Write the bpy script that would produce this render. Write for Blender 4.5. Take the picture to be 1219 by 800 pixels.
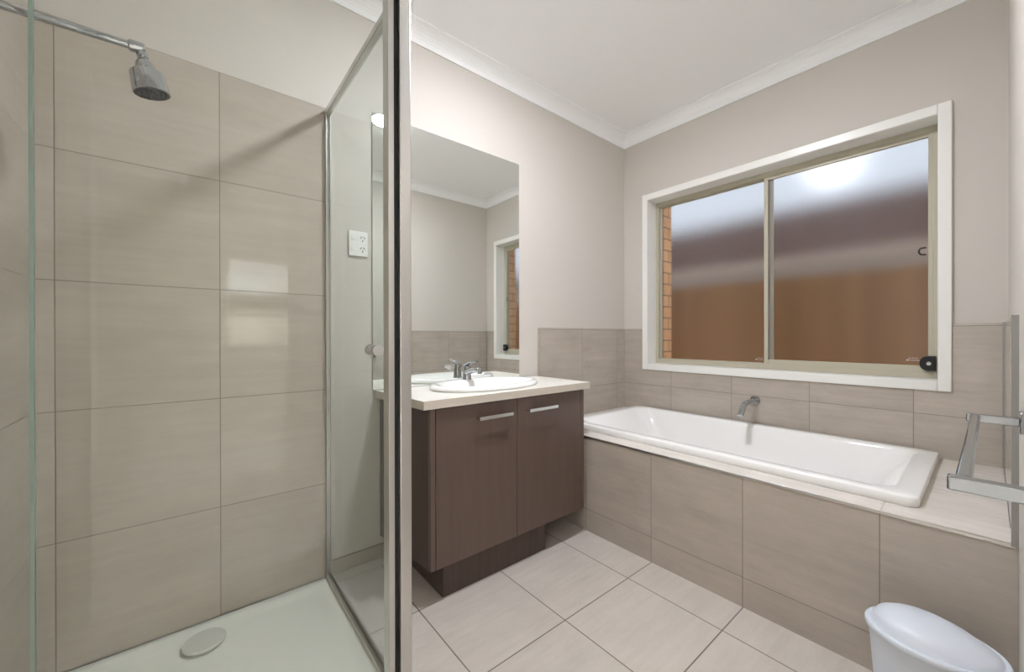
import bpy, bmesh, math, random
from mathutils import Vector, Matrix

for _o in list(bpy.data.objects):
    bpy.data.objects.remove(_o)
SC = bpy.context.scene
COL = SC.collection
PI = math.pi

# ------------------------------------------------------------------ camera
CAM = Vector((-2.5913, -1.8178, 1.0725))
yaw, pitch, roll = math.radians(39.6592), math.radians(-0.1162), math.radians(-0.0941)
fw = Vector((math.sin(yaw), math.cos(yaw), 0)); rt = Vector((math.cos(yaw), -math.sin(yaw), 0)); up = Vector((0, 0, 1))
f2 = fw * math.cos(pitch) + up * math.sin(pitch); u2 = -fw * math.sin(pitch) + up * math.cos(pitch)
r3 = rt * math.cos(roll) + u2 * math.sin(roll); u3 = -rt * math.sin(roll) + u2 * math.cos(roll)
cd = bpy.data.cameras.new('camera'); cam = bpy.data.objects.new('camera', cd); COL.objects.link(cam)
cam.matrix_world = Matrix(((r3.x, u3.x, -f2.x, CAM.x), (r3.y, u3.y, -f2.y, CAM.y), (r3.z, u3.z, -f2.z, CAM.z), (0, 0, 0, 1)))
cd.sensor_width = 36; cd.lens = 36 * 466.909 / 1219
cd.shift_x = -(615.676 - 609.5) / 1219; cd.shift_y = (400.177 - 400) / 1219
cd.clip_start = 0.005; cd.clip_end = 100
SC.camera = cam

# ------------------------------------------------------------------ world, sun, exposure
EXPOSURE = 0.78
SKY = .5
LAMP = 255.0
HALL_FILL = 330.0
SUN = 19.0
w = bpy.data.worlds.new('world'); SC.world = w; w.use_nodes = True
bg = w.node_tree.nodes['Background']
bg.inputs[0].default_value = (0.84, 0.91, 1.0, 1); bg.inputs[1].default_value = SKY
sd = bpy.data.lights.new('sun', 'SUN'); sd.energy = SUN; sd.angle = 0.02; sd.color = (1, .95, .88)
sun = bpy.data.objects.new('sun', sd); COL.objects.link(sun)
sun.rotation_euler = Vector((0.02, -0.62, -0.78)).to_track_quat('-Z', 'Y').to_euler()
sun.location = (0, 6, 9)
vs = SC.view_settings
vs.view_transform = 'Standard'; vs.look = 'None'; vs.gamma = 1; vs.use_curve_mapping = False; vs.exposure = EXPOSURE
cy = SC.cycles
cy.max_bounces = 14; cy.diffuse_bounces = 9; cy.glossy_bounces = 6; cy.transmission_bounces = 10; cy.transparent_max_bounces = 16
cy.sample_clamp_indirect = 8; cy.use_denoising = True
cy.caustics_reflective = True; cy.caustics_refractive = True

# ------------------------------------------------------------------ materials
def lin(c):
    f = lambda v: v / 12.92 if v <= .04045 else ((v + .055) / 1.055) ** 2.4
    return tuple(f(v / 255) for v in c) + (1,)

def mat(name, col, rough=.5, metal=0, spec=.5, emit=None, estr=0, coat=0):
    m = bpy.data.materials.new(name); m.use_nodes = True
    b = m.node_tree.nodes['Principled BSDF']
    b.inputs['Base Color'].default_value = lin(col); b.inputs['Roughness'].default_value = rough
    b.inputs['Metallic'].default_value = metal; b.inputs['Specular IOR Level'].default_value = spec
    if coat: b.inputs['Coat Weight'].default_value = coat; b.inputs['Coat Roughness'].default_value = .05
    if emit: b.inputs['Emission Color'].default_value = lin(emit); b.inputs['Emission Strength'].default_value = estr
    return m

class N:
    """small node helper"""
    def __init__(s, m): s.t = m.node_tree; s.b = s.t.nodes.get('Principled BSDF')
    def new(s, k, **kw):
        n = s.t.nodes.new(k)
        for a, v in kw.items(): setattr(n, a, v)
        return n
    def put(s, sock, v):
        if hasattr(v, 'is_output') or isinstance(v, bpy.types.NodeSocket): s.t.links.new(v, sock)
        else: sock.default_value = v
    def math(s, op, a, b=0, c=None, clamp=False):
        n = s.new('ShaderNodeMath', operation=op, use_clamp=clamp); s.put(n.inputs[0], a); s.put(n.inputs[1], b)
        if c is not None: s.put(n.inputs[2], c)
        return n.outputs[0]
    def comb(s, x, y, z):
        n = s.new('ShaderNodeCombineXYZ'); s.put(n.inputs[0], x); s.put(n.inputs[1], y); s.put(n.inputs[2], z); return n.outputs[0]
    def noise(s, vec, scale, detail=3, rough=.5):
        n = s.new('ShaderNodeTexNoise'); s.put(n.inputs['Vector'], vec); n.inputs['Scale'].default_value = scale
        n.inputs['Detail'].default_value = detail; n.inputs['Roughness'].default_value = rough; return n.outputs['Fac']
    def mix(s, f, a, b, mode='MIX'):
        n = s.new('ShaderNodeMix', data_type='RGBA', blend_type=mode)
        s.put(n.inputs[0], f); s.put(n.inputs[6], a); s.put(n.inputs[7], b); return n.outputs[2]
    def xyz(s):
        tc = s.new('ShaderNodeTexCoord'); sp = s.new('ShaderNodeSeparateXYZ'); s.t.links.new(tc.outputs['Object'], sp.inputs[0])
        return sp.outputs

def tile(name, ax, u0, v0, base, grout, pitch=.4, gw=.0016, rough=.09, tilt=.006, amp=1.0):
    m = mat(name, base, rough, spec=.5); n = N(m); X = n.xyz()
    u, v = X[ax[0]], X[ax[1]]
    uu = n.math('DIVIDE', n.math('SUBTRACT', u, u0), pitch); vv = n.math('DIVIDE', n.math('SUBTRACT', v, v0), pitch)
    iu, iv = n.math('FLOOR', uu), n.math('FLOOR', vv)
    du = n.math('MULTIPLY', n.math('PINGPONG', uu, .5), pitch)
    dv = n.math('MULTIPLY', n.math('PINGPONG', vv, .5), pitch)
    d = n.math('MINIMUM', du, dv)
    g = n.math('SUBTRACT', 1, n.math('DIVIDE', n.math('SUBTRACT', d, gw * .6), gw * .6, clamp=True), clamp=True)
    wn = n.new('ShaderNodeTexWhiteNoise', noise_dimensions='3D'); n.put(wn.inputs['Vector'], n.comb(iu, iv, 3.3))
    # linear streaks along u, cloudy mottling, per-tile tint
    off = n.math('MULTIPLY', wn.outputs['Value'], 7)
    s1 = n.noise(n.comb(n.math('ADD', n.math('MULTIPLY', u, 2.2), off), n.math('MULTIPLY', v, 26), off), 1.6, 5, .62)
    s2 = n.noise(n.comb(n.math('ADD', u, off), n.math('MULTIPLY', v, 1.6), off), 5.5, 4, .55)
    s3 = n.noise(n.comb(n.math('MULTIPLY', u, 40), n.math('MULTIPLY', v, 150), off), 1.0, 2, .5)
    k = n.math('ADD', n.math('MULTIPLY', n.math('SUBTRACT', s1, .5), .30 * amp), n.math('MULTIPLY', n.math('SUBTRACT', s2, .5), .34 * amp))
    k = n.math('ADD', k, n.math('MULTIPLY', n.math('SUBTRACT', s3, .5), .10 * amp))
    k = n.math('ADD', k, n.math('MULTIPLY', n.math('SUBTRACT', wn.outputs['Value'], .5), .06))
    k = n.math('ADD', k, 1.0)
    vm = n.new('ShaderNodeVectorMath', operation='SCALE'); vm.inputs[0].default_value = lin(base)[:3]; n.put(vm.inputs[3], k)
    c = n.mix(g, vm.outputs[0], lin(grout))
    n.put(n.b.inputs['Base Color'], c)
    n.put(n.b.inputs['Roughness'], n.math('ADD', n.math('MULTIPLY', g, .6), n.math('ADD', rough, n.math('MULTIPLY', n.math('SUBTRACT', s2, .4), .06))))
    # each tile lies a hair out of plane, grout sits a little lower
    ge = n.new('ShaderNodeNewGeometry')
    sc = n.new('ShaderNodeVectorMath', operation='SUBTRACT'); n.put(sc.inputs[0], wn.outputs['Color']); sc.inputs[1].default_value = (.5, .5, .5)
    s4 = n.new('ShaderNodeVectorMath', operation='SCALE'); n.put(s4.inputs[0], sc.outputs[0]); s4.inputs[3].default_value = tilt
    ad = n.new('ShaderNodeVectorMath', operation='ADD'); n.put(ad.inputs[0], ge.outputs['Normal']); n.put(ad.inputs[1], s4.outputs[0])
    nm = n.new('ShaderNodeVectorMath', operation='NORMALIZE'); n.put(nm.inputs[0], ad.outputs[0])
    bp = n.new('ShaderNodeBump'); bp.inputs['Strength'].default_value = .35; bp.inputs['Distance'].default_value = .001
    n.put(bp.inputs['Height'], n.math('SUBTRACT', 1, g)); n.put(bp.inputs['Normal'], nm.outputs[0])
    n.put(n.b.inputs['Normal'], bp.outputs[0])
    return m

def thin_glass(name, tint, f0=.04, rough=0.0):
    m = bpy.data.materials.new(name); m.use_nodes = True; n = N(m); t = n.t
    t.nodes.remove(n.b)
    out = t.nodes['Material Output']
    tr = n.new('ShaderNodeBsdfTransparent'); tr.inputs[0].default_value = tint
    gl = n.new('ShaderNodeBsdfGlossy'); gl.inputs['Roughness'].default_value = rough
    fr = n.new('ShaderNodeFresnel'); fr.inputs[0].default_value = 1.45
    ms = n.new('ShaderNodeMixShader'); ge = n.new('ShaderNodeNewGeometry'); n.put(ms.inputs[0], n.math('MULTIPLY', fr.outputs[0], n.math('SUBTRACT', 1, ge.outputs['Backfacing']))); n.put(ms.inputs[1], tr.outputs[0]); n.put(ms.inputs[2], gl.outputs[0])
    n.put(out.inputs[0], ms.outputs[0])
    return m

def obscure_glass(name, rough):
    m = bpy.data.materials.new(name); m.use_nodes = True; n = N(m); t = n.t
    t.nodes.remove(n.b); out = t.nodes['Material Output']
    g = n.new('ShaderNodeBsdfGlass', distribution='BECKMANN'); g.inputs['Roughness'].default_value = rough; g.inputs['IOR'].default_value = 1.45
    g.inputs['Color'].default_value = (.97, .98, 1, 1)
    X = n.xyz()
    s = n.noise(n.comb(0, n.math('MULTIPLY', X[1], 160), n.math('MULTIPLY', X[2], 6)), 1.0, 3, .6)
    s2 = n.noise(n.comb(0, n.math('MULTIPLY', X[1], 20), n.math('MULTIPLY', X[2], 160)), 1.0, 2, .6)
    bp = n.new('ShaderNodeBump'); bp.inputs['Strength'].default_value = .25; bp.inputs['Distance'].default_value = .0006
    n.put(bp.inputs['Height'], n.math('ADD', s, n.math('MULTIPLY', s2, .5))); n.put(g.inputs['Normal'], bp.outputs[0])
    n.put(out.inputs[0], g.outputs[0])
    return m

def wood(name, a, b, ax=2, rough=.38):
    m = mat(name, a, rough); n = N(m); X = n.xyz()
    sc = [26, 26, 26]; sc[ax] = 1.6
    v = n.comb(n.math('MULTIPLY', X[0], sc[0]), n.math('MULTIPLY', X[1], sc[1]), n.math('MULTIPLY', X[2], sc[2]))
    s = n.noise(v, 1.4, 5, .65); s2 = n.noise(v, 9, 2, .5)
    f = n.math('ADD', n.math('MULTIPLY', s, .75), n.math('MULTIPLY', s2, .25))
    f = n.math('MULTIPLY_ADD', f, 2.2, -.6, clamp=True)
    n.put(n.b.inputs['Base Color'], n.mix(f, lin(a), lin(b)))
    bp = n.new('ShaderNodeBump'); bp.inputs['Strength'].default_value = .12; bp.inputs['Distance'].default_value = .0005
    n.put(bp.inputs['Height'], s); n.put(n.b.inputs['Normal'], bp.outputs[0])
    return m

def plaster(name, col):
    m = mat(name, col, .7, spec=.3); n = N(m); X = n.xyz()
    s = n.noise(n.comb(X[0], X[1], X[2]), 260, 2, .5)
    bp = n.new('ShaderNodeBump'); bp.inputs['Strength'].default_value = .05; bp.inputs['Distance'].default_value = .0004
    n.put(bp.inputs['Height'], s); n.put(n.b.inputs['Normal'], bp.outputs[0])
    return m

def bricks(name, ax, c1, c2, mortar):
    m = mat(name, c1, .85); n = N(m); X = n.xyz()
    b = n.new('ShaderNodeTexBrick'); n.put(b.inputs['Vector'], n.comb(X[ax[0]], X[ax[1]], 0))
    b.inputs['Scale'].default_value = 1; b.inputs['Brick Width'].default_value = .24; b.inputs['Row Height'].default_value = .086
    b.inputs['Mortar Size'].default_value = .005; b.inputs['Color1'].default_value = lin(c1); b.inputs['Color2'].default_value = lin(c2); b.inputs['Mortar'].default_value = lin(mortar)
    s = n.noise(n.comb(X[0], X[1], X[2]), 30, 4, .6)
    n.put(n.b.inputs['Base Color'], n.mix(n.math('MULTIPLY', s, .3), b.outputs['Color'], lin((150, 110, 80))))
    return m

def planks(name, axis, pitch, c1, c2, vary=.5, rough=.8):
    m = mat(name, c1, rough, spec=0); n = N(m); X = n.xyz()
    i = n.math('FLOOR', n.math('DIVIDE', X[axis], pitch))
    wn = n.new('ShaderNodeTexWhiteNoise', noise_dimensions='1D'); n.put(wn.inputs['W'], i)
    s = n.noise(n.comb(n.math('MULTIPLY', X[0], 18), n.math('MULTIPLY', X[1], 18), n.math('MULTIPLY', X[2], 2)), 1.2, 4, .6)
    f = n.math('ADD', n.math('MULTIPLY', wn.outputs['Value'], vary), n.math('MULTIPLY', s, 1 - vary))
    n.put(n.b.inputs['Base Color'], n.mix(f, lin(c1), lin(c2)))
    return m

M = {}
M['paint'] = plaster('wall_paint', (206, 201, 194))
M['ceiling'] = plaster('ceiling_paint', (246, 247, 247))
M['trim'] = mat('white_gloss_trim', (238, 238, 234), .3)
TB, GR = (183, 174, 163), (134, 126, 116)
M['tile_shower'] = tile('shower_wall_tile', (0, 2), -2.9118, .0423, TB, GR, amp=.55)
M['tile_left'] = tile('shower_side_tile', (1, 2), -.266, .0423, TB, GR, amp=.55)
M['tile_dado_back'] = tile('dado_tile_back', (0, 2), -.504, .7101, TB, GR)
M['tile_dado_right'] = tile('dado_tile_right', (1, 2), -.3899, .7101, TB, GR)
M['tile_hob'] = tile('hob_front_tile', (1, 2), -.7954, .1182, TB, GR, amp=.8)
M['tile_ledge_overlit'] = tile('hob_ledge_tile_overlit', (1, 0), -.7954, -.926, (222, 217, 210), (176, 170, 160))  # ledge tile whitened: its overexposed look is put into the colour
M['tile_floor'] = tile('floor_tile', (0, 1), -1.9128, -.3971, (200, 193, 185), (112, 103, 94), gw=.0024, rough=.07, amp=.75)
M['skirt'] = tile('skirting_tile', (0, 2), -1.9128, 0.102, TB, GR)
M['chrome'] = mat('chrome', (186, 189, 193), .07, 1)
M['satin'] = mat('satin_aluminium', (206, 205, 201), .28, 1)
M['trimmetal'] = mat('tile_trim_metal', (158, 158, 156), .4, 1)
M['rail'] = mat('rail_chrome', (158, 162, 164), .18, 1)
M['brushed'] = mat('brushed_steel', (214, 214, 214), .22, 1)
M['rubber'] = mat('black_rubber', (10, 10, 11), .5)
M['black'] = mat('black_plastic', (14, 14, 16), .35)
M['greyface'] = mat('grey_spray_rubber', (70, 74, 78), .5)
M['acrylic'] = mat('white_acrylic', (244, 244, 243), .12, coat=.3)
M['ceramic'] = mat('white_ceramic', (246, 246, 245), .08, coat=.5)
M['tray'] = mat('shower_tray_white', (232, 233, 226), .3)
M['plastic'] = mat('white_plastic', (214, 221, 231), .38)
M['outlet'] = mat('outlet_plastic', (240, 240, 238), .35)
M['slot'] = mat('outlet_slot', (60, 60, 60), .6)
M['glass'] = thin_glass('shower_glass', (.925, .942, .932, 1))
M['glass_edge'] = mat('glass_edge', (112, 130, 120), .2)
M['clear'] = thin_glass('clear_glass', (.95, .96, .96, 1))
M['obscure'] = obscure_glass('obscure_window_glass', .22)
M['frame'] = mat('window_frame_paint', (186, 181, 162), .35)
M['mirror'] = mat('mirror_silver', (246, 249, 246), 0.0, 1)
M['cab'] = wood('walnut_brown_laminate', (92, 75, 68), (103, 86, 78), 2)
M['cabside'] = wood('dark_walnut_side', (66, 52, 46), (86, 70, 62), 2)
M['counter'] = wood('pale_laminate_worktop', (226, 222, 214), (236, 234, 228), 0, .3)
M['counter_edge'] = wood('pale_laminate_edge', (196, 187, 174), (212, 204, 193), 0, .4)
M['fence'] = planks('timber_fence', 1, .1, (158, 126, 88), (122, 94, 66))
M['fence2'] = planks('pale_fence', 0, .1, (232, 224, 214), (214, 205, 194))
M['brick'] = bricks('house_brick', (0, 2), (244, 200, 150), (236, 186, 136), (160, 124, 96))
M['brick2'] = bricks('neighbour_brick', (0, 2), (200, 176, 160), (184, 158, 142), (210, 202, 194))
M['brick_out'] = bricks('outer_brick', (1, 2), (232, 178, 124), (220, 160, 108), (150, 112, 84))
M['render'] = mat('neighbour_wall_paint', (150, 132, 118), .8)
M['roof'] = planks('neighbour_roof_tile', 0, .3, (36, 28, 26), (29, 23, 22), .4, .95)
M['gutter'] = mat('gutter_metal', (150, 140, 132), .8, spec=.1)
M['ground'] = mat('outside_ground', (112, 110, 106), .9)
M['roofmetal'] = planks('pale_ribbed_roof', 0, .08, (214, 216, 218), (180, 184, 188), .8)
M['carpet'] = mat('hall_carpet', (214, 210, 204), .95)  # unseen floor, made pale to bounce light up to the bathroom ceiling
M['lampglass'] = mat('lamp_diffuser', (255, 250, 240), .4, emit=(246, 248, 255), estr=LAMP)
M['fillglass'] = mat('hall_fill_diffuser', (255, 250, 240), .4, emit=(246, 248, 255), estr=HALL_FILL)
M['etch'] = mat('etched_mark', (226, 224, 220), .6)

# ------------------------------------------------------------------ mesh helpers
def box(bm, x0, x1, y0, y1, z0, z1):
    vs_ = [bm.verts.new((x, y, z)) for z in (z0, z1) for y in (y0, y1) for x in (x0, x1)]
    for f in ((0, 2, 3, 1), (4, 5, 7, 6), (0, 1, 5, 4), (1, 3, 7, 5), (3, 2, 6, 7), (2, 0, 4, 6)):
        bm.faces.new([vs_[i] for i in f])
    return bm

def B(*a):
    bm = bmesh.new()
    if isinstance(a[0], (tuple, list)):
        for q in a: box(bm, *q)
    else: box(bm, *a)
    return bm

def ring_loft(bm, rings, cap0=True, cap1=True):
    R = [[bm.verts.new(p) for p in r] for r in rings]
    n = len(R[0])
    for a, b in zip(R, R[1:]):
        for i in range(n):
            bm.faces.new((a[i], a[(i + 1) % n], b[(i + 1) % n], b[i]))
    if cap0: bm.faces.new(list(reversed(R[0])))
    if cap1: bm.faces.new(R[-1])
    return R

def lathe(bm, prof, c=(0, 0, 0), axis=(0, 0, 1), seg=40):
    """prof: (radius, height) pairs along axis, closed with caps"""
    a = Vector(axis).normalized(); t = Vector((1, 0, 0)) if abs(a.x) < .9 else Vector((0, 1, 0))
    e1 = a.cross(t).normalized(); e2 = a.cross(e1); c = Vector(c)
    ring_loft(bm, [[c + a * h + (e1 * math.cos(2 * PI * i / seg) + e2 * math.sin(2 * PI * i / seg)) * max(r, 1e-4) for i in range(seg)] for r, h in prof])
    return bm

def tube(bm, pts, r, seg=20):
    pts = [Vector(p) for p in pts]; rings = []
    rr = r if isinstance(r, (list, tuple)) else [r] * len(pts)
    e1 = None
    for i, p in enumerate(pts):
        d = (pts[min(i + 1, len(pts) - 1)] - pts[max(i - 1, 0)]).normalized()
        if e1 is None:
            t = Vector((0, 0, 1)) if abs(d.z) < .9 else Vector((1, 0, 0)); e1 = d.cross(t).normalized()
        else: e1 = (e1 - d * e1.dot(d)).normalized()
        e2 = d.cross(e1)
        rings.append([p + (e1 * math.cos(2 * PI * k / seg) + e2 * math.sin(2 * PI * k / seg)) * rr[i] for k in range(seg)])
    ring_loft(bm, rings)
    return bm

def obj(name, bm, m, parent=None, bevel=0, smooth=False, seg=3, loc=None):
    bmesh.ops.recalc_face_normals(bm, faces=bm.faces)
    me = bpy.data.meshes.new(name); bm.to_mesh(me); bm.free()
    for k in (m if isinstance(m, (list, tuple)) else [m]): me.materials.append(k)
    o = bpy.data.objects.new(name, me); COL.objects.link(o)
    if parent is not None: o.parent = parent
    if loc is not None: o.location = loc
    if bevel:
        b = o.modifiers.new('bevel', 'BEVEL'); b.width = bevel; b.segments = seg; b.limit_method = 'ANGLE'; b.angle_limit = math.radians(35)
    if smooth or bevel:
        for p in me.polygons: p.use_smooth = True
        try: me.set_sharp_from_angle(angle=math.radians(38))
        except Exception: pass
    return o

def struct(name, bm, m, parent=None, **k):
    o = obj(name, bm, m, parent, **k)
    if parent is None: o['kind'] = 'structure'
    return o

def tag(o, label, cat, group=None):
    o['label'] = label; o['category'] = cat
    if group: o['group'] = group
    return o

def thing(name, label, cat, group=None):
    # empties stay at the world origin of the room so that parts keep room coordinates
    o = bpy.data.objects.new(name, None); COL.objects.link(o); o.empty_display_size = .05
    return tag(o, label, cat, group)

def rrect(x0, x1, y0, y1, r, z, n=8):
    out = []
    for cx_, cy_, a0 in ((x1 - r, y1 - r, 0), (x0 + r, y1 - r, 90), (x0 + r, y0 + r, 180), (x1 - r, y0 + r, 270)):
        for i in range(n + 1):
            a = math.radians(a0 + 90 * i / n); out.append((cx_ + r * math.cos(a), cy_ + r * math.sin(a), z))
    return out

# ------------------------------------------------------------------ room shell
HZ_ = .514; W = 1.866; XL = -2.963; H = 2.592
TD = .008                                       # tile stand-off
struct('floor', B(XL, 0, -W, 0, -.1, 0), M['tile_floor'])
struct('ceiling', B(XL - .1, .11, -W - .11, .11, H, H + .08), M['ceiling'])
wb = struct('wall_back', B(XL - .1, .11, .0, .11, -.1, H), M['paint'])
# shower tiles, five courses; dado over the bath; both are bonded to the wall
struct('shower_tiles', B(XL, -2.138, -TD, .001, .0423, 2.0423), M['tile_shower'], wb)
struct('dado_tiles', B(-.918, 0, -TD, .001, .45, 1.121), M['tile_dado_back'], wb)
struct('baseboard_back', B(-2.138, -.926, -.009, .001, .0, .102), M['skirt'])
wl = struct('wall_left', B(XL - .1, XL, -W - .11, .11, -.1, H), M['paint'])
struct('shower_tiles', B(XL - .001, XL + TD, -.80, 0, .0423, 2.0423), M['tile_left'], wl)
# window wall with an opening
OY0, OY1, OZ0, OZ1 = -1.667, -.210, .864, 2.060
wr = struct('wall_right', B((0, .11, -W - .11, OY0 - .012, -.1, H), (0, .11, OY1 + .012, .11, -.1, H), (0, .11, OY0 - .012, OY1 + .012, -.1, OZ0 - .012), (0, .11, OY0 - .012, OY1 + .012, OZ1 + .012, H)), M['paint'])
struct('dado_tiles', B((-TD, .001, -W, -1.7, .45, 1.121), (-TD, .001, -.17, 0, .45, 1.121), (-TD, .001, -1.7, -.17, .45, .83)), M['tile_dado_right'], wr)
# wall the camera stands in the doorway of
DX0, DX1, DH = -2.88, -2.0, 2.06
wf = struct('wall_front', B((XL, DX0, -W - .11, -W, -.1, H), (DX1, 0, -W - .11, -W, -.1, H), (DX0, DX1, -W - .11, -W, DH, H)), M['paint'])
struct('dado_tiles', B(-.926, 0, -W - .001, -W + .011, HZ_ + .004, 1.121), M['tile_dado_back'], wf)
struct('tile_edge_strip', B((-.932, -.926, -W - .001, -W + .013, HZ_, 1.124), (-.012, -.006, -W + .0, -W + .016, .52, 1.124)), M['trimmetal'], wf)
struct('door_1', B((DX0 - .06, DX0, -W, -W + .012, 0, DH + .06), (DX1, DX1 + .02, -W - .0, -W + .002, 0, DH)), M['trim'])

# cove cornice, one run per wall
def cornice(name, p0, p1, inward):
    bm = bmesh.new(); c = .075; prof = [(0, 0), (0, -c), (.008, -c)]
    for i in range(7):
        a = PI / 2 * i / 6; prof.append((.008 + (c - .014) * (1 - math.cos(a)), -c + .006 + (c - .012) * math.sin(a)))
    prof += [(c, -.006), (c, 0)]
    inward = Vector(inward)
    rings = [[Vector(p) + inward * a + Vector((0, 0, H + b)) for a, b in prof] for p in (p0, p1)]
    ring_loft(bm, rings)
    o = struct(name, bm, M['ceiling'])
cornice('trim_1', (XL, 0, 0), (0, 0, 0), (0, -1, 0))
cornice('trim_2', (0, 0, 0), (0, -W, 0), (-1, 0, 0))
cornice('trim_3', (0, -W, 0), (XL, -W, 0), (0, 1, 0))
cornice('trim_4', (XL, -W, 0), (XL, 0, 0), (1, 0, 0))

# ------------------------------------------------------------------ window_1 over the bath
def frame_bm(x0, x1, y0, y1, z0, z1, wy0, wy1=None, wz0=None, wz1=None):
    wy1 = wy0 if wy1 is None else wy1; wz0 = wy0 if wz0 is None else wz0; wz1 = wy0 if wz1 is None else wz1
    return B((x0, x1, y0, y0 + wy0, z0, z1), (x0, x1, y1 - wy1, y1, z0, z1), (x0, x1, y0 + wy0, y1 - wy1, z0, z0 + wz0), (x0, x1, y0 + wy0, y1 - wy1, z1 - wz1, z1))
win = struct('window_1', frame_bm(.098, .158, OY0, OY1, OZ0, OZ1, .022, .022, .03, .03), M['frame'], bevel=.002)
struct('architrave', frame_bm(-.018, .0, -1.7103, -.1667, .8184, 2.1065, .0435, .0435, .0455, .0455), M['trim'], win, bevel=.004)
struct('reveal', B((-.012, .1, OY0 - .012, OY0, OZ0 - .012, OZ1 + .012), (-.012, .1, OY1, OY1 + .012, OZ0 - .012, OZ1 + .012), (-.012, .1, OY0, OY1, OZ0 - .012, OZ0), (-.012, .1, OY0, OY1, OZ1, OZ1 + .012)), M['trim'], win)
YM = -.95
# fixed light (left) sits in the outer track, sliding sash (right) in the inner one
sf = struct('fixed_sash', frame_bm(.13, .15, YM - .012, OY1 - .018, OZ0 + .022, OZ1 - .022, .024, .012, .014, .014), M['frame'], win, bevel=.0015)
struct('pane', B(.138, .143, YM, OY1 - .028, OZ0 + .034, OZ1 - .034), M['obscure'], sf)
ss = struct('sliding_sash', frame_bm(.102, .122, OY0 + .02, YM + .016, OZ0 + .026, OZ1 - .026, .018, .022, .034, .022), M['frame'], win, bevel=.002)
struct('pane', B(.11, .115, OY0 + .036, YM - .004, OZ0 + .058, OZ1 - .046), M['obscure'], ss)
struct('interlock', B(.123, .128, YM - .030, YM - .012, OZ0 + .03, OZ1 - .03), M['frame'], win)
lk = bmesh.new()
prof = [(-1.655, .905), (-1.655, .968), (-1.632, .972)]
for i in range(9):
    a = math.radians(80 + 200 * i / 8); prof.append((-1.630 - .0 + .024 * -math.cos(a + PI) * 1.0 + .004, .938 + .034 * math.sin(a)))
prof = [(-1.656, .972), (-1.656, .902), (-1.628, .902)] + [(-1.628 + .026 * math.sin(math.radians(t_)), .937 - .035 * math.cos(math.radians(t_))) for t_ in range(15, 180, 15)] + [(-1.628, .972)]
ring_loft(lk, [[(x_, a_, b_) for a_, b_ in prof] for x_ in (.072, .103)])
lock = struct('window_lock', lk, M['black'], win, bevel=.003)
struct('lock_cylinder', lathe(bmesh.new(), [(.009, 0), (.009, .004), (.007, .006)], (.0725, -1.634, .937), (-1, 0, 0), 20), M['chrome'], lock)
lt = bmesh.new(); tube(lt, [(.095, -1.622, 1.487), (.088, -1.606, 1.485), (.086, -1.6, 1.477), (.086, -1.6, 1.463), (.088, -1.606, 1.455), (.095, -1.622, 1.453)], .0035, 10)
struct('sash_pull', lt, M['black'], win, smooth=True)
def etched(y, z, x):
    bm = bmesh.new()
    for k in range(3): box(bm, x - .0006, x, y + .006 + .012 * k, y + .014 + .012 * k, z + .012, z + .015)
    box(bm, x - .0006, x, y, y + .03, z + .002, z + .0045); box(bm, x - .0006, x, y + .034, y + .046, z + .001, z + .006)
    return bm
struct('glass_etching', etched(-1.6, .945, .1098), M['etch'], ss)
struct('glass_etching', etched(-.92, .915, .1378), M['etch'], sf)

# ------------------------------------------------------------------ bath hob and bath
HX, HZ = -.924, .514
hob = thing('bath_surround', 'long tiled bath surround with a ledge under the window', 'bath surround')
BX0, BX1, BY0, BY1 = -.822, -.028, -1.675, -.135       # bath outer rim
obj('front_panel', B(HX, HX + .09, -W + .0005, -.009, 0, HZ - .003), M['tile_hob'], hob)
obj('ledge', B((HX + .002, BX0 + .035, -W + .0005, -.009, HZ - .016, HZ + .004), (BX1 - .035, -.009, -W + .012, -.009, HZ - .016, HZ + .004), (BX0 + .035, BX1 - .035, -W + .012, BY0 + .035, HZ - .016, HZ + .004), (BX0 + .035, BX1 - .035, BY1 - .035, -.009, HZ - .016, HZ + .004)), M['tile_ledge_overlit'], hob)
obj('edge_trim', B(HX - .003, HX + .004, -W + .0005, -.009, HZ - .005, HZ + .005), M['satin'], hob, bevel=.001)

bath = thing('bathtub', 'white inset bathtub with a wide flat rim below the window', 'bathtub')
RZ = .552
bm = bmesh.new()
def rr(ins, r, z, l=None): return rrect(BX0 + ins, BX1 - ins, BY0 + (l or ins), BY1 - (l or ins), r, z, 10)
rings = [rr(.004, .028, HZ + .004), rr(0, .030, HZ + .01), rr(.0, .030, RZ - .006), rr(.002, .029, RZ - .0015), rr(.006, .026, RZ), rr(.052, .07, RZ, .055), rr(.060, .078, RZ - .003, .066), rr(.068, .085, RZ - .014, .08),
         rr(.085, .10, RZ - .12, .16), rr(.105, .11, RZ - .27, .24), rr(.13, .11, RZ - .345, .29), rr(.18, .10, RZ - .37, .35), rr(.28, .08, RZ - .375, .55)]
ring_loft(bm, rings, cap0=False)
tub = obj('tub_shell', bm, M['acrylic'], bath, smooth=True)
tub.data.set_sharp_from_angle(angle=math.radians(70))
obj('waste_plug', lathe(bmesh.new(), [(.001, .0), (.03, 0), (.032, .003), (.022, .006), (.001, .007)], (-.425, -1.28, RZ - .376)), M['chrome'], bath, smooth=True)

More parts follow.
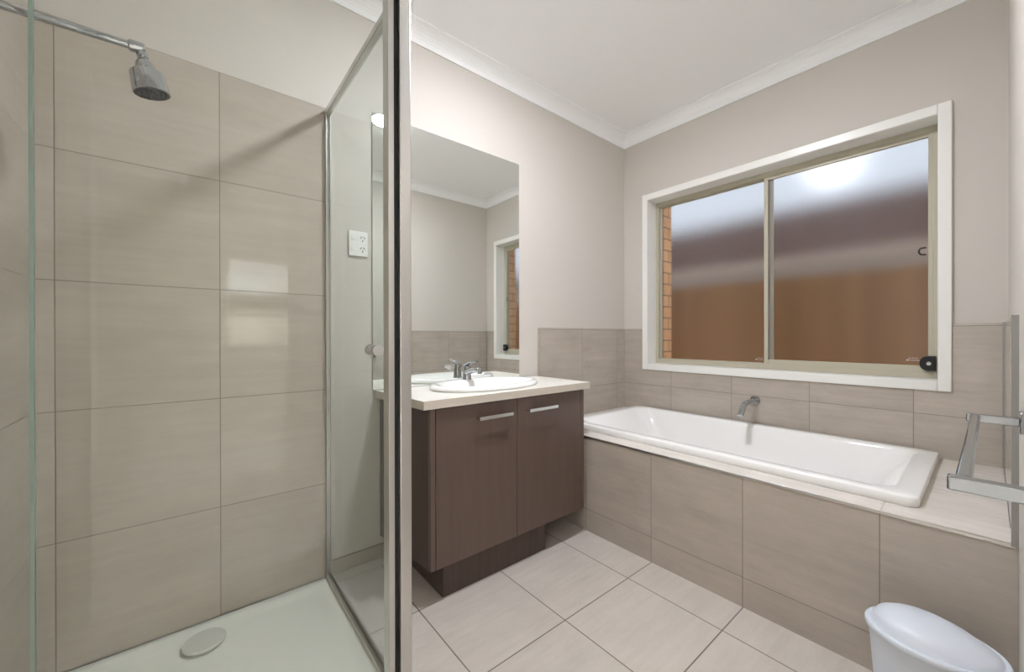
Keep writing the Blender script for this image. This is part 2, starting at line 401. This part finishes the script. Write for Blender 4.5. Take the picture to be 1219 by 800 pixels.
sp = thing('bath_spout', 'chrome wall spout over the bathtub', 'bath spout')
SY, SZ = -.925, .685
obj('wall_flange', lathe(bmesh.new(), [(.027, -.002), (.027, .007), (.024, .011), (.015, .012)], (-TD, SY, SZ), (-1, 0, 0)), M['chrome'], sp, smooth=True)
sp_pts = [(-TD, SY, SZ), (-.06, SY, SZ - .001), (-.150, SY, SZ - .003), (-.166, SY, SZ - .006), (-.180, SY, SZ - .013), (-.191, SY, SZ - .024), (-.205, SY, SZ - .040), (-.228, SY, SZ - .064)]
obj('spout_tube', tube(bmesh.new(), sp_pts, .0155), M['chrome'], sp, smooth=True)
obj('outlet_ring', lathe(bmesh.new(), [(.0165, 0), (.0165, .008), (.012, .0085)], (-.2255, SY, SZ - .0615), (-.69, 0, -.72)), M['chrome'], sp, smooth=True)

# ------------------------------------------------------------------ vanity
van = thing('vanity_cabinet', 'dark brown two door vanity cabinet under the mirror', 'vanity cabinet')
CX0, CX1, CF, CB, CT = -1.876, -.972, -.404, -.009, .784
VB = .145
SK = .045
cb = bmesh.new()
ring_loft(cb, [[(CX0, CF, z), (CX0 + .018, CF, z), (CX0 - SK + .018, CB, z), (CX0 - SK, CB, z)] for z in (VB, CT)])
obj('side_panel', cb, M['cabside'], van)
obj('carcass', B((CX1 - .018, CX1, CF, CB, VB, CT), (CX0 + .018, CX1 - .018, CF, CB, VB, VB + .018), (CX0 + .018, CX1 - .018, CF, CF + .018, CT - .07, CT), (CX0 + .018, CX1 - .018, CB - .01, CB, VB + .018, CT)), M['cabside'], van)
obj('left_edge_panel', B(CX0, CX0 + .021, CF - .020, CF, VB, CT - .002), M['cab'], van, bevel=.001)
obj('right_edge_panel', B(CX1 - .024, CX1, CF - .020, CF, VB, CT - .002), M['cab'], van, bevel=.001)
DS = -1.437
def cab_door(x0, x1, hx0, hx1):
    d = obj('door', B(x0, x1, CF - .020, CF - .002, VB, CT - .004), M['cab'], van, bevel=.0012)
    h = obj('handle', B(hx0, hx1, CF - .052, CF - .042, .714, .729), M['brushed'], d, bevel=.001)
    return d, h
d, h = cab_door(CX0 + .0235, DS - .0015, -1.664, -1.483)
d, h = cab_door(DS + .0015, CX1 - .0265, -1.383, -1.198)
for dd in [o for o in COL.objects if o.name.split('.')[0] == 'door' and o.parent == van]:
    hh = [c for c in COL.objects if c.parent == dd][0]
    xs = [v.co.x for v in hh.data.vertices]
    me2 = bmesh.new(); me2.from_mesh(hh.data)
    for xx in (min(xs) + .0, max(xs) - .010): box(me2, xx, xx + .010, CF - .043, CF - .019, .716, .727)
    me2.to_mesh(hh.data); me2.free()
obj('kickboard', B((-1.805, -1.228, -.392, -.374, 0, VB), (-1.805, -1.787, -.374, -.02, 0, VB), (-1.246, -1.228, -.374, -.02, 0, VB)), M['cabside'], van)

KT = .820
ct = thing('vanity_worktop', 'pale laminate worktop on the brown vanity cabinet', 'worktop')
bx, by, ba, bb = -1.455, -.207, .300, .190
bm = bmesh.new()
# slab with an oval cut-out for the basin
n = 64; X0, X1, Y0, Y1 = -1.912, -.940, -.440, -.009
def oval(a, b, z, k=n, cx_=bx, cy_=by): return [(cx_ + a * math.cos(2 * PI * i / k), cy_ + b * math.sin(2 * PI * i / k), z) for i in range(k)]
def rectpt(i):
    a = 2 * PI * i / n; c, s = math.cos(a), math.sin(a)
    t = min(((X1 - bx) / c if c > 1e-9 else (X0 - bx) / c if c < -1e-9 else 1e9), ((Y1 - by) / s if s > 1e-9 else (Y0 - by) / s if s < -1e-9 else 1e9))
    return (bx + t * c, by + t * s)
# exact corners: snap the nearest samples
R = [rectpt(i) for i in range(n)]
for cxy in ((X0, Y0), (X0, Y1), (X1, Y0), (X1, Y1)):
    i = min(range(n), key=lambda k: (R[k][0] - cxy[0]) ** 2 + (R[k][1] - cxy[1]) ** 2); R[i] = cxy
# the left end is scribed a little out of square against the wall
R = [(x - .032 * (y - Y0) / (Y1 - Y0), y) if x < X0 + .001 else (x, y) for x, y in R]
R = [(x - .032, y) if abs(x - X0) < .04 and abs(y - Y1) < .001 and x > X0 - .001 else (x, y) for x, y in R]
ai, bi = ba - .03, bb - .03
rings = [oval(ai, bi, KT - .034), oval(ai, bi, KT), [(x, y, KT) for x, y in R], [(x, y, KT - .034) for x, y in R]]
RR = ring_loft(bm, rings, False, False)
for i in range(n): bm.faces.new((RR[3][i], RR[3][(i + 1) % n], RR[0][(i + 1) % n], RR[0][i]))
o = obj('slab', bm, [M['counter'], M['counter_edge']], ct)
for p in o.data.polygons:
    if abs(p.normal.z) < .5: p.material_index = 1

bas = thing('washbasin', 'white oval drop-in washbasin set in the vanity worktop', 'washbasin')
bm = bmesh.new()
rings = [oval(ba - .012, bb - .012, KT), oval(ba - .004, bb - .004, KT + .002), oval(ba, bb, KT + .007), oval(ba - .001, bb - .001, KT + .013), oval(ba - .007, bb - .007, KT + .020), oval(ba - .016, bb - .016, KT + .0235), oval(ba - .026, bb - .026, KT + .0235)]
iy = by - .022
rings += [oval(ba - .036, bb - .044, KT + .021, cy_=iy), oval(ba - .050, bb - .055, KT + .008, cy_=iy), oval(ba - .065, bb - .065, KT - .02, cy_=iy), oval(ba - .10, bb - .085, KT - .08, cy_=iy), oval(ba - .17, bb - .12, KT - .12, cy_=iy), oval(.03, .03, KT - .128, cy_=iy)]
ring_loft(bm, rings, False, True)
bo = obj('bowl', bm, M['ceramic'], bas, smooth=True); bo.data.set_sharp_from_angle(angle=math.radians(80))
obj('drain', lathe(bmesh.new(), [(.001, 0), (.026, 0), (.027, .003), (.018, .005), (.001, .005)], (bx, iy, KT - .1285)), M['chrome'], bas, smooth=True)
obj('overflow', lathe(bmesh.new(), [(.008, 0), (.008, .002), (.005, .0022)], (bx + .06, iy - .128, KT - .010), (0, 1, .35), 16), M['slot'], bas)

mx = thing('basin_mixer', 'chrome lever mixer tap behind the oval washbasin', 'tap')
MX, MY, MZ = -1.476, -.055, KT + .019
obj('body', lathe(bmesh.new(), [(.025, 0), (.025, .006), (.0225, .010), (.021, .055), (.0215, .066), (.018, .074), (.001, .077)], (MX, MY, MZ), (0, -.03, 1)), M['chrome'], mx, smooth=True)
spr = []
for p, (a, b) in (((MX, MY - .008, MZ + .040), (.021, .020)), ((MX, MY - .05, MZ + .053), (.019, .016)), ((MX, MY - .10, MZ + .060), (.017, .0135)), ((MX, MY - .122, MZ + .056), (.015, .012)), ((MX, MY - .130, MZ + .048), (.011, .008))):
    spr.append([(p[0] + a * math.cos(2 * PI * i / 20), p[1], p[2] + b * math.sin(2 * PI * i / 20)) for i in range(20)])
bm = bmesh.new(); ring_loft(bm, spr); lathe(bm, [(.011, 0), (.011, .012), (.009, .0125)], (MX, MY - .120, MZ + .052), (0, 0, -1), 20)
obj('spout', bm, M['chrome'], mx, smooth=True)
lv = []
for p, a, b in (((MX, MY + .012, MZ + .066), .019, .014), ((MX, MY - .005, MZ + .083), .020, .012), ((MX, MY - .035, MZ + .094), .015, .008), ((MX, MY - .07, MZ + .098), .012, .006), ((MX, MY - .095, MZ + .100), .009, .004)):
    lv.append([(p[0] + a * math.cos(2 * PI * i / 16), p[1], p[2] + b * math.sin(2 * PI * i / 16)) for i in range(16)])
bm = bmesh.new(); ring_loft(bm, lv); obj('lever', bm, M['chrome'], mx, smooth=True)

# ------------------------------------------------------------------ mirror, power outlet
mir = tag(obj('mirror', B(-1.952, -1.075, -.008, -.002, KT + .002, 2.100), M['mirror']), 'large frameless mirror on the wall above the vanity', 'mirror')
po = thing('power_outlet', 'white double power outlet on the wall beside the mirror', 'power outlet')
ox, oz = -2.016, 1.484
obj('plate', B(ox - .041, ox + .041, -.011, -.001, oz - .056, oz + .056), M['outlet'], po, bevel=.003)
for k in (-1, 1):
    zc = oz + k * .024
    obj('switch', B(ox - .030, ox - .012, -.0135, -.010, zc - .009, zc + .009), M['outlet'], po, bevel=.001)
    bm = bmesh.new()
    for a, (dx, dz) in ((30, (-.007, .005)), (-30, (.007, .005)), (0, (0, -.009))):
        q = bmesh.new(); box(q, -.0017, .0017, -.0116, -.0105, -.005, .005)
        bmesh.ops.rotate(q, verts=q.verts, cent=(0, 0, 0), matrix=Matrix.Rotation(math.radians(a), 3, 'Y'))
        bmesh.ops.translate(q, verts=q.verts, vec=(ox + .018 + dx, 0, zc + dz))
        me = bpy.data.meshes.new('t'); q.to_mesh(me); q.free(); bm.from_mesh(me); bpy.data.meshes.remove(me)
    obj('socket_slots', bm, M['slot'], po)

# ------------------------------------------------------------------ shower
PXX = -2.1436
tr = thing('shower_tray', 'white shower tray with a round drain cover', 'shower tray')
bm = bmesh.new()
TX0, TX1, TY0, TY1 = XL + TD, -2.125, -.805, -.008
def tr_r(i, r, z): return rrect(TX0 + i, TX1 - i, TY0 + i, TY1 - i, r, z, 8)
ring_loft(bm, [tr_r(0, .012, 0), tr_r(0, .012, .038), tr_r(.004, .01, .0425), tr_r(.036, .03, .042), tr_r(.05, .045, .034), tr_r(.075, .06, .0285), tr_r(.30, .08, .024)])
to = obj('base', bm, M['tray'], tr, smooth=True); to.data.set_sharp_from_angle(angle=math.radians(60))
M['drain'] = mat('drain_cover_plastic', (212, 213, 207), .35)
obj('drain_cover', lathe(bmesh.new(), [(.045, 0), (.045, .010), (.0585, .0115), (.0595, .016), (.057, .019), (.001, .0205)], (-2.562, -.122, .026)), M['drain'], tr, smooth=True)

sh = thing('shower_screen', 'semi-frameless glass shower screen with satin posts', 'shower screen')
ZT = 2.022; YF = -.775
obj('wall_channel', B((PXX - .010, PXX - .006, -.026, -.0085, .043, ZT), (PXX + .006, PXX + .010, -.026, -.0085, .043, ZT), (PXX - .010, PXX + .010, -.0125, -.0085, .043, ZT)), M['satin'], sh)
obj('top_rail', B(PXX - .011, PXX + .011, YF + .02, -.0085, ZT - .012, ZT + .012), M['satin'], sh, bevel=.003)
obj('sill_rail', B((PXX - .013, PXX - .004, YF + .02, -.0085, .042, .062), (PXX + .004, PXX + .013, YF + .02, -.0085, .042, .062), (PXX - .004, PXX + .004, YF + .02, -.0085, .042, .05)), M['satin'], sh, bevel=.001)
sg = obj('side_pane', B(PXX - .003, PXX + .003, YF + .03, -.013, .05, ZT - .006), M['glass'], sh)
obj('inner_post', B(-2.1795, -2.1635, YF + .001, YF + .040, .043, ZT + .25), M['satin'], sh, bevel=.001)
obj('door_seal', B(-2.1635, -2.1500, YF + .008, YF + .030, .043, ZT + .25), M['rubber'], sh)
obj('corner_post', B(-2.150, -2.117, YF - .006, YF + .034, .0, ZT + .25), M['satin'], sh, bevel=.0025)
obj('head_rail', B(XL + .009, -2.180, YF - .004, YF + .022, ZT + .02, ZT + .05), M['satin'], sh, bevel=.002)
# infill pane against the left wall and the pivot door
XE = -2.801
ip = obj('infill_pane', B(XL + .012, XE - .004, YF + .004, YF + .010, .05, ZT + .03), M['glass'], sh)
obj('edge_strip', B(XE - .004, XE + .001, YF + .002, YF + .012, .05, ZT + .03), M['glass_edge'], ip)
obj('wall_jamb', B(XL + .0085, XL + .022, YF - .004, YF + .02, .043, ZT + .05), M['satin'], sh)
dr = obj('door', B(XE + .002, -2.180, YF + .002, YF + .008, .055, ZT + .015), M['glass'], sh)
kn = lathe(bmesh.new(), [(.0145, 0), (.015, .002), (.015, .022), (.0125, .024), (.0125, .028), (.010, .030), (.010, .036), (.0125, .038), (.0125, .041), (.015, .043), (.015, .063), (.0145, .065)], (-2.218, YF + .0375, 1.034), (0, -1, 0), 32)
obj('door_knob', kn, M['brushed'], dr, smooth=True)

hd = thing('shower_rose', 'chrome shower head on a straight wall arm', 'shower head')
ay = -.4
obj('wall_flange', lathe(bmesh.new(), [(.028, -.001), (.028, .006), (.024, .010), (.012, .012)], (XL + TD, ay, 1.816), (1, 0, 0)), M['chrome'], hd, smooth=True)
obj('arm', tube(bmesh.new(), [(XL + TD, ay, 1.816), (-2.78, ay, 1.821), (-2.697, ay, 1.824)], .0095), M['chrome'], hd, smooth=True)
obj('arm_collar', lathe(bmesh.new(), [(.011, 0), (.0145, .003), (.0145, .026), (.012, .032), (.001, .033)], (-2.716, ay, 1.823), (1, 0, .03)), M['chrome'], hd, smooth=True)
dvec = Vector((.20, 0, -1)).normalized(); p0 = Vector((-2.692, ay, 1.818))
obj('ball_joint', lathe(bmesh.new(), [(.009, 0), (.0115, .006), (.0115, .016), (.009, .018), (.009, .021), (.0155, .025), (.0185, .031), (.0215, .044), (.0215, .049), (.017, .050), (.017, .056)], p0, dvec), M['chrome'], hd, smooth=True)
hb = obj('head', lathe(bmesh.new(), [(.016, 0), (.034, .001), (.0355, .004), (.0385, .046), (.0388, .052), (.036, .053), (.035, .050), (.001, .050)], p0 + dvec * .054, dvec, 48), M['chrome'], hd, smooth=True)
bm = lathe(bmesh.new(), [(.001, .0), (.0355, .0), (.0352, .003), (.001, .004)], p0 + dvec * .1035, dvec, 40)
e1 = dvec.cross(Vector((0, 1, 0))).normalized(); e2 = dvec.cross(e1)
for rad, cnt in ((.010, 6), (.019, 12), (.028, 18)):
    for i in range(cnt):
        a = 2 * PI * i / cnt; lathe(bm, [(.0018, 0), (.0014, .003)], p0 + dvec * .1068 + (e1 * math.cos(a) + e2 * math.sin(a)) * rad, dvec, 8)
obj('spray_plate', bm, M['greyface'], hb)

# ------------------------------------------------------------------ towel rail, bin
tl = thing('towel_rail', 'chrome towel rail on the wall beside the bath end', 'towel rail')
ry, rz = -1.796, .893
obj('bar', B(-1.868, -1.292, ry - .008, ry + .006, rz - .008, rz + .008), M['rail'], tl, bevel=.003)
for xx in (-1.878, -1.288):
    a = obj('arm', B(xx - .008, xx + .008, -W + .008, ry + .012, rz - .0085, rz + .0085), M['rail'], tl, bevel=.002)
    obj('wall_plate', B(xx - .02, xx + .02, -W + .0005, -W + .011, rz - .022, rz + .022), M['chrome'], a, bevel=.003)

bn = thing('waste_bin', 'small white plastic bin with a domed lid in front of the bath', 'waste bin')
def egg(a, b, z, cx_=-1.118, cy_=-1.722, k=56):
    return [(cx_ + a * math.cos(2 * PI * i / k), cy_ + b * math.sin(2 * PI * i / k), z) for i in range(k)]
bm = bmesh.new()
ring_loft(bm, [egg(.070, .098, 0), egg(.076, .104, .004), egg(.094, .122, .252), egg(.096, .124, .279), egg(.090, .118, .279), egg(.070, .098, .012)], True, True)
obj('body', bm, M['plastic'], bn, smooth=True)
bm = bmesh.new()
ring_loft(bm, [egg(.097, .125, .272), egg(.102, .130, .272), egg(.1035, .1315, .277), egg(.1035, .1315, .285), egg(.101, .129, .289), egg(.097, .125, .290), egg(.0945, .1225, .2875), egg(.092, .120, .2875), egg(.090, .118, .292), egg(.086, .110, .300, cy_=-1.717), egg(.076, .094, .313, cy_=-1.709), egg(.060, .070, .323, cy_=-1.703), egg(.036, .040, .3295, cy_=-1.70), egg(.006, .008, .331, cy_=-1.70)], False, True)
lo = obj('lid', bm, M['plastic'], bn, smooth=True); lo.data.set_sharp_from_angle(angle=math.radians(60))

# ------------------------------------------------------------------ ceiling lamp of the bathroom
def lamp(name, x, y, z, r, m, label):
    t = thing(name, label, 'ceiling light')
    obj('trim_ring', lathe(bmesh.new(), [(r, 0), (r + .016, 0), (r + .018, .002), (r + .012, .005), (r + .001, .006), (r, .004)], (x, y, z), (0, 0, -1)), M['trim'], t, smooth=True)
    obj('diffuser', lathe(bmesh.new(), [(r - .001, .001), (r - .001, .006), (r * .96, .009), (r * .8, .012), (r * .5, .014), (.002, .0145)], (x, y, z), (0, 0, -1)), m, t, smooth=True)
lamp('ceiling_light', -1.54, -.93, H, .085, M['lampglass'], 'round white ceiling light in front of the mirror, glinting in it')

# ------------------------------------------------------------------ outside the bath window
wo = struct('wall_exterior', B((.17, .28, OY1 - .025, 2.4, -.3, 2.45), (.17, .28, -5.2, OY0 - .02, -.3, 2.45), (.17, .28, OY0 - .02, OY1 - .025, -.3, OZ0 - .03)), [M['brick_out'], M['brick']])
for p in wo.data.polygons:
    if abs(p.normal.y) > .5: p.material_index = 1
struct('eave_sun_block', B(.11, .75, -5.0, 2.4, 2.46, 2.60), M['trim'])  # unseen eave, added to keep the sun off the brick reveal
struct('ground', B((.28, 14, -12, 14, -.35, -.3), (-14, .28, -14, -5.1, -.35, -.3)), M['ground'])
fn = thing('timber_fence', 'brown timber paling fence outside the obscure window', 'fence')
FX = 1.3
bm = bmesh.new(); y = -4.0
while y < 4.5:
    box(bm, FX, FX + .016, y, y + .097, -.3, 1.555); y += .1
obj('palings', bm, M['fence'], fn)
obj('rail', B((FX + .016, FX + .06, -4, 4.5, 0.1, .17), (FX + .016, FX + .06, -4, 4.5, 1.2, 1.27)), M['fence'], fn)
nh = thing('neighbour_house', 'house with a dark brown tiled roof beyond the timber fence', 'house')
obj('wall', B(2.9, 3.1, -6, 9, -.3, 1.95), M['render'], nh)
obj('gutter', B(2.45, 2.57, -6.3, 9.3, 1.70, 1.90), M['gutter'], nh, bevel=.01)
bm = bmesh.new(); ring_loft(bm, [[(2.5, y_, 1.90), (6.0, y_, 3.42), (9.5, y_, 1.90), (9.5, y_, 1.82), (6.0, y_, 3.30), (2.5, y_, 1.82)] for y_ in (-6.3, 9.3)])
obj('roof', bm, M['roof'], nh)

# ------------------------------------------------------------------ the room behind the camera and what its window shows
BY = -4.866
struct('floor_hall', B(-4.6, .11, BY, -W - .0, -.1, -.002), M['carpet'])
struct('ceiling_hall', B(-4.7, .11, BY - .1, -W - .11, H, H + .08), M['ceiling'])
struct('wall_hall_left', B(-4.7, -4.6, BY, -W, -.1, H), M['paint'])
struct('wall_hall_right', B(0, .11, BY, -W - .11, -.1, H), M['paint'])
struct('wall_hall_front', B(-4.6, XL - .1, -W - .11, -W, -.1, H), M['paint'])
WX0, WX1, WZ0, WZ1 = -2.31, -1.70, .95, 1.92
struct('wall_hall_back', B((-4.7, WX0, BY - .1, BY, -.1, H), (WX1, .11, BY - .1, BY, -.1, H), (WX0, WX1, BY - .1, BY, -.1, WZ0), (WX0, WX1, BY - .1, BY, WZ1, H)), M['paint'])
w2 = struct('window_2', B((WX0, WX0 + .03, BY - .08, BY - .04, WZ0, WZ1), (WX1 - .03, WX1, BY - .08, BY - .04, WZ0, WZ1), (WX0 + .03, WX1 - .03, BY - .08, BY - .04, WZ0, WZ0 + .03), (WX0 + .03, WX1 - .03, BY - .08, BY - .04, WZ1 - .03, WZ1)), M['trim'])
struct('pane', B(WX0 + .03, WX1 - .03, BY - .062, BY - .058, WZ0 + .03, WZ1 - .03), M['clear'], w2)
f3 = thing('boundary_fence', 'pale paling fence seen mirrored in the shower tiles', 'fence')
bm = bmesh.new(); x = -6
while x < 2:
    box(bm, x, x + .096, -7.3, -7.28, -.3, 1.42); x += .1
obj('palings', bm, M['fence2'], f3)
obj('capping', B(-6, 2.1, -7.32, -7.26, 1.42, 1.46), M['roofmetal'], f3)
sh2 = thing('brick_outbuilding', 'brick building with a ribbed roof seen mirrored in the shower tiles', 'building')
obj('wall', B(-8, 5, -10.3, -10.1, -.3, 1.98), M['brick2'], sh2)
bm = bmesh.new(); ring_loft(bm, [[(x_, -9.85, 2.06), (x_, -13.0, 3.3), (x_, -13.0, 3.2), (x_, -9.85, 1.98)] for x_ in (-8.3, 5.3)])
obj('roof', bm, M['roofmetal'], sh2)
lamp('ceiling_light', -.75, -2.6, H, .20, M['fillglass'], 'added unseen fill light in the room behind the doorway')  # unseen lamp, added and placed to send soft fill through the doorway
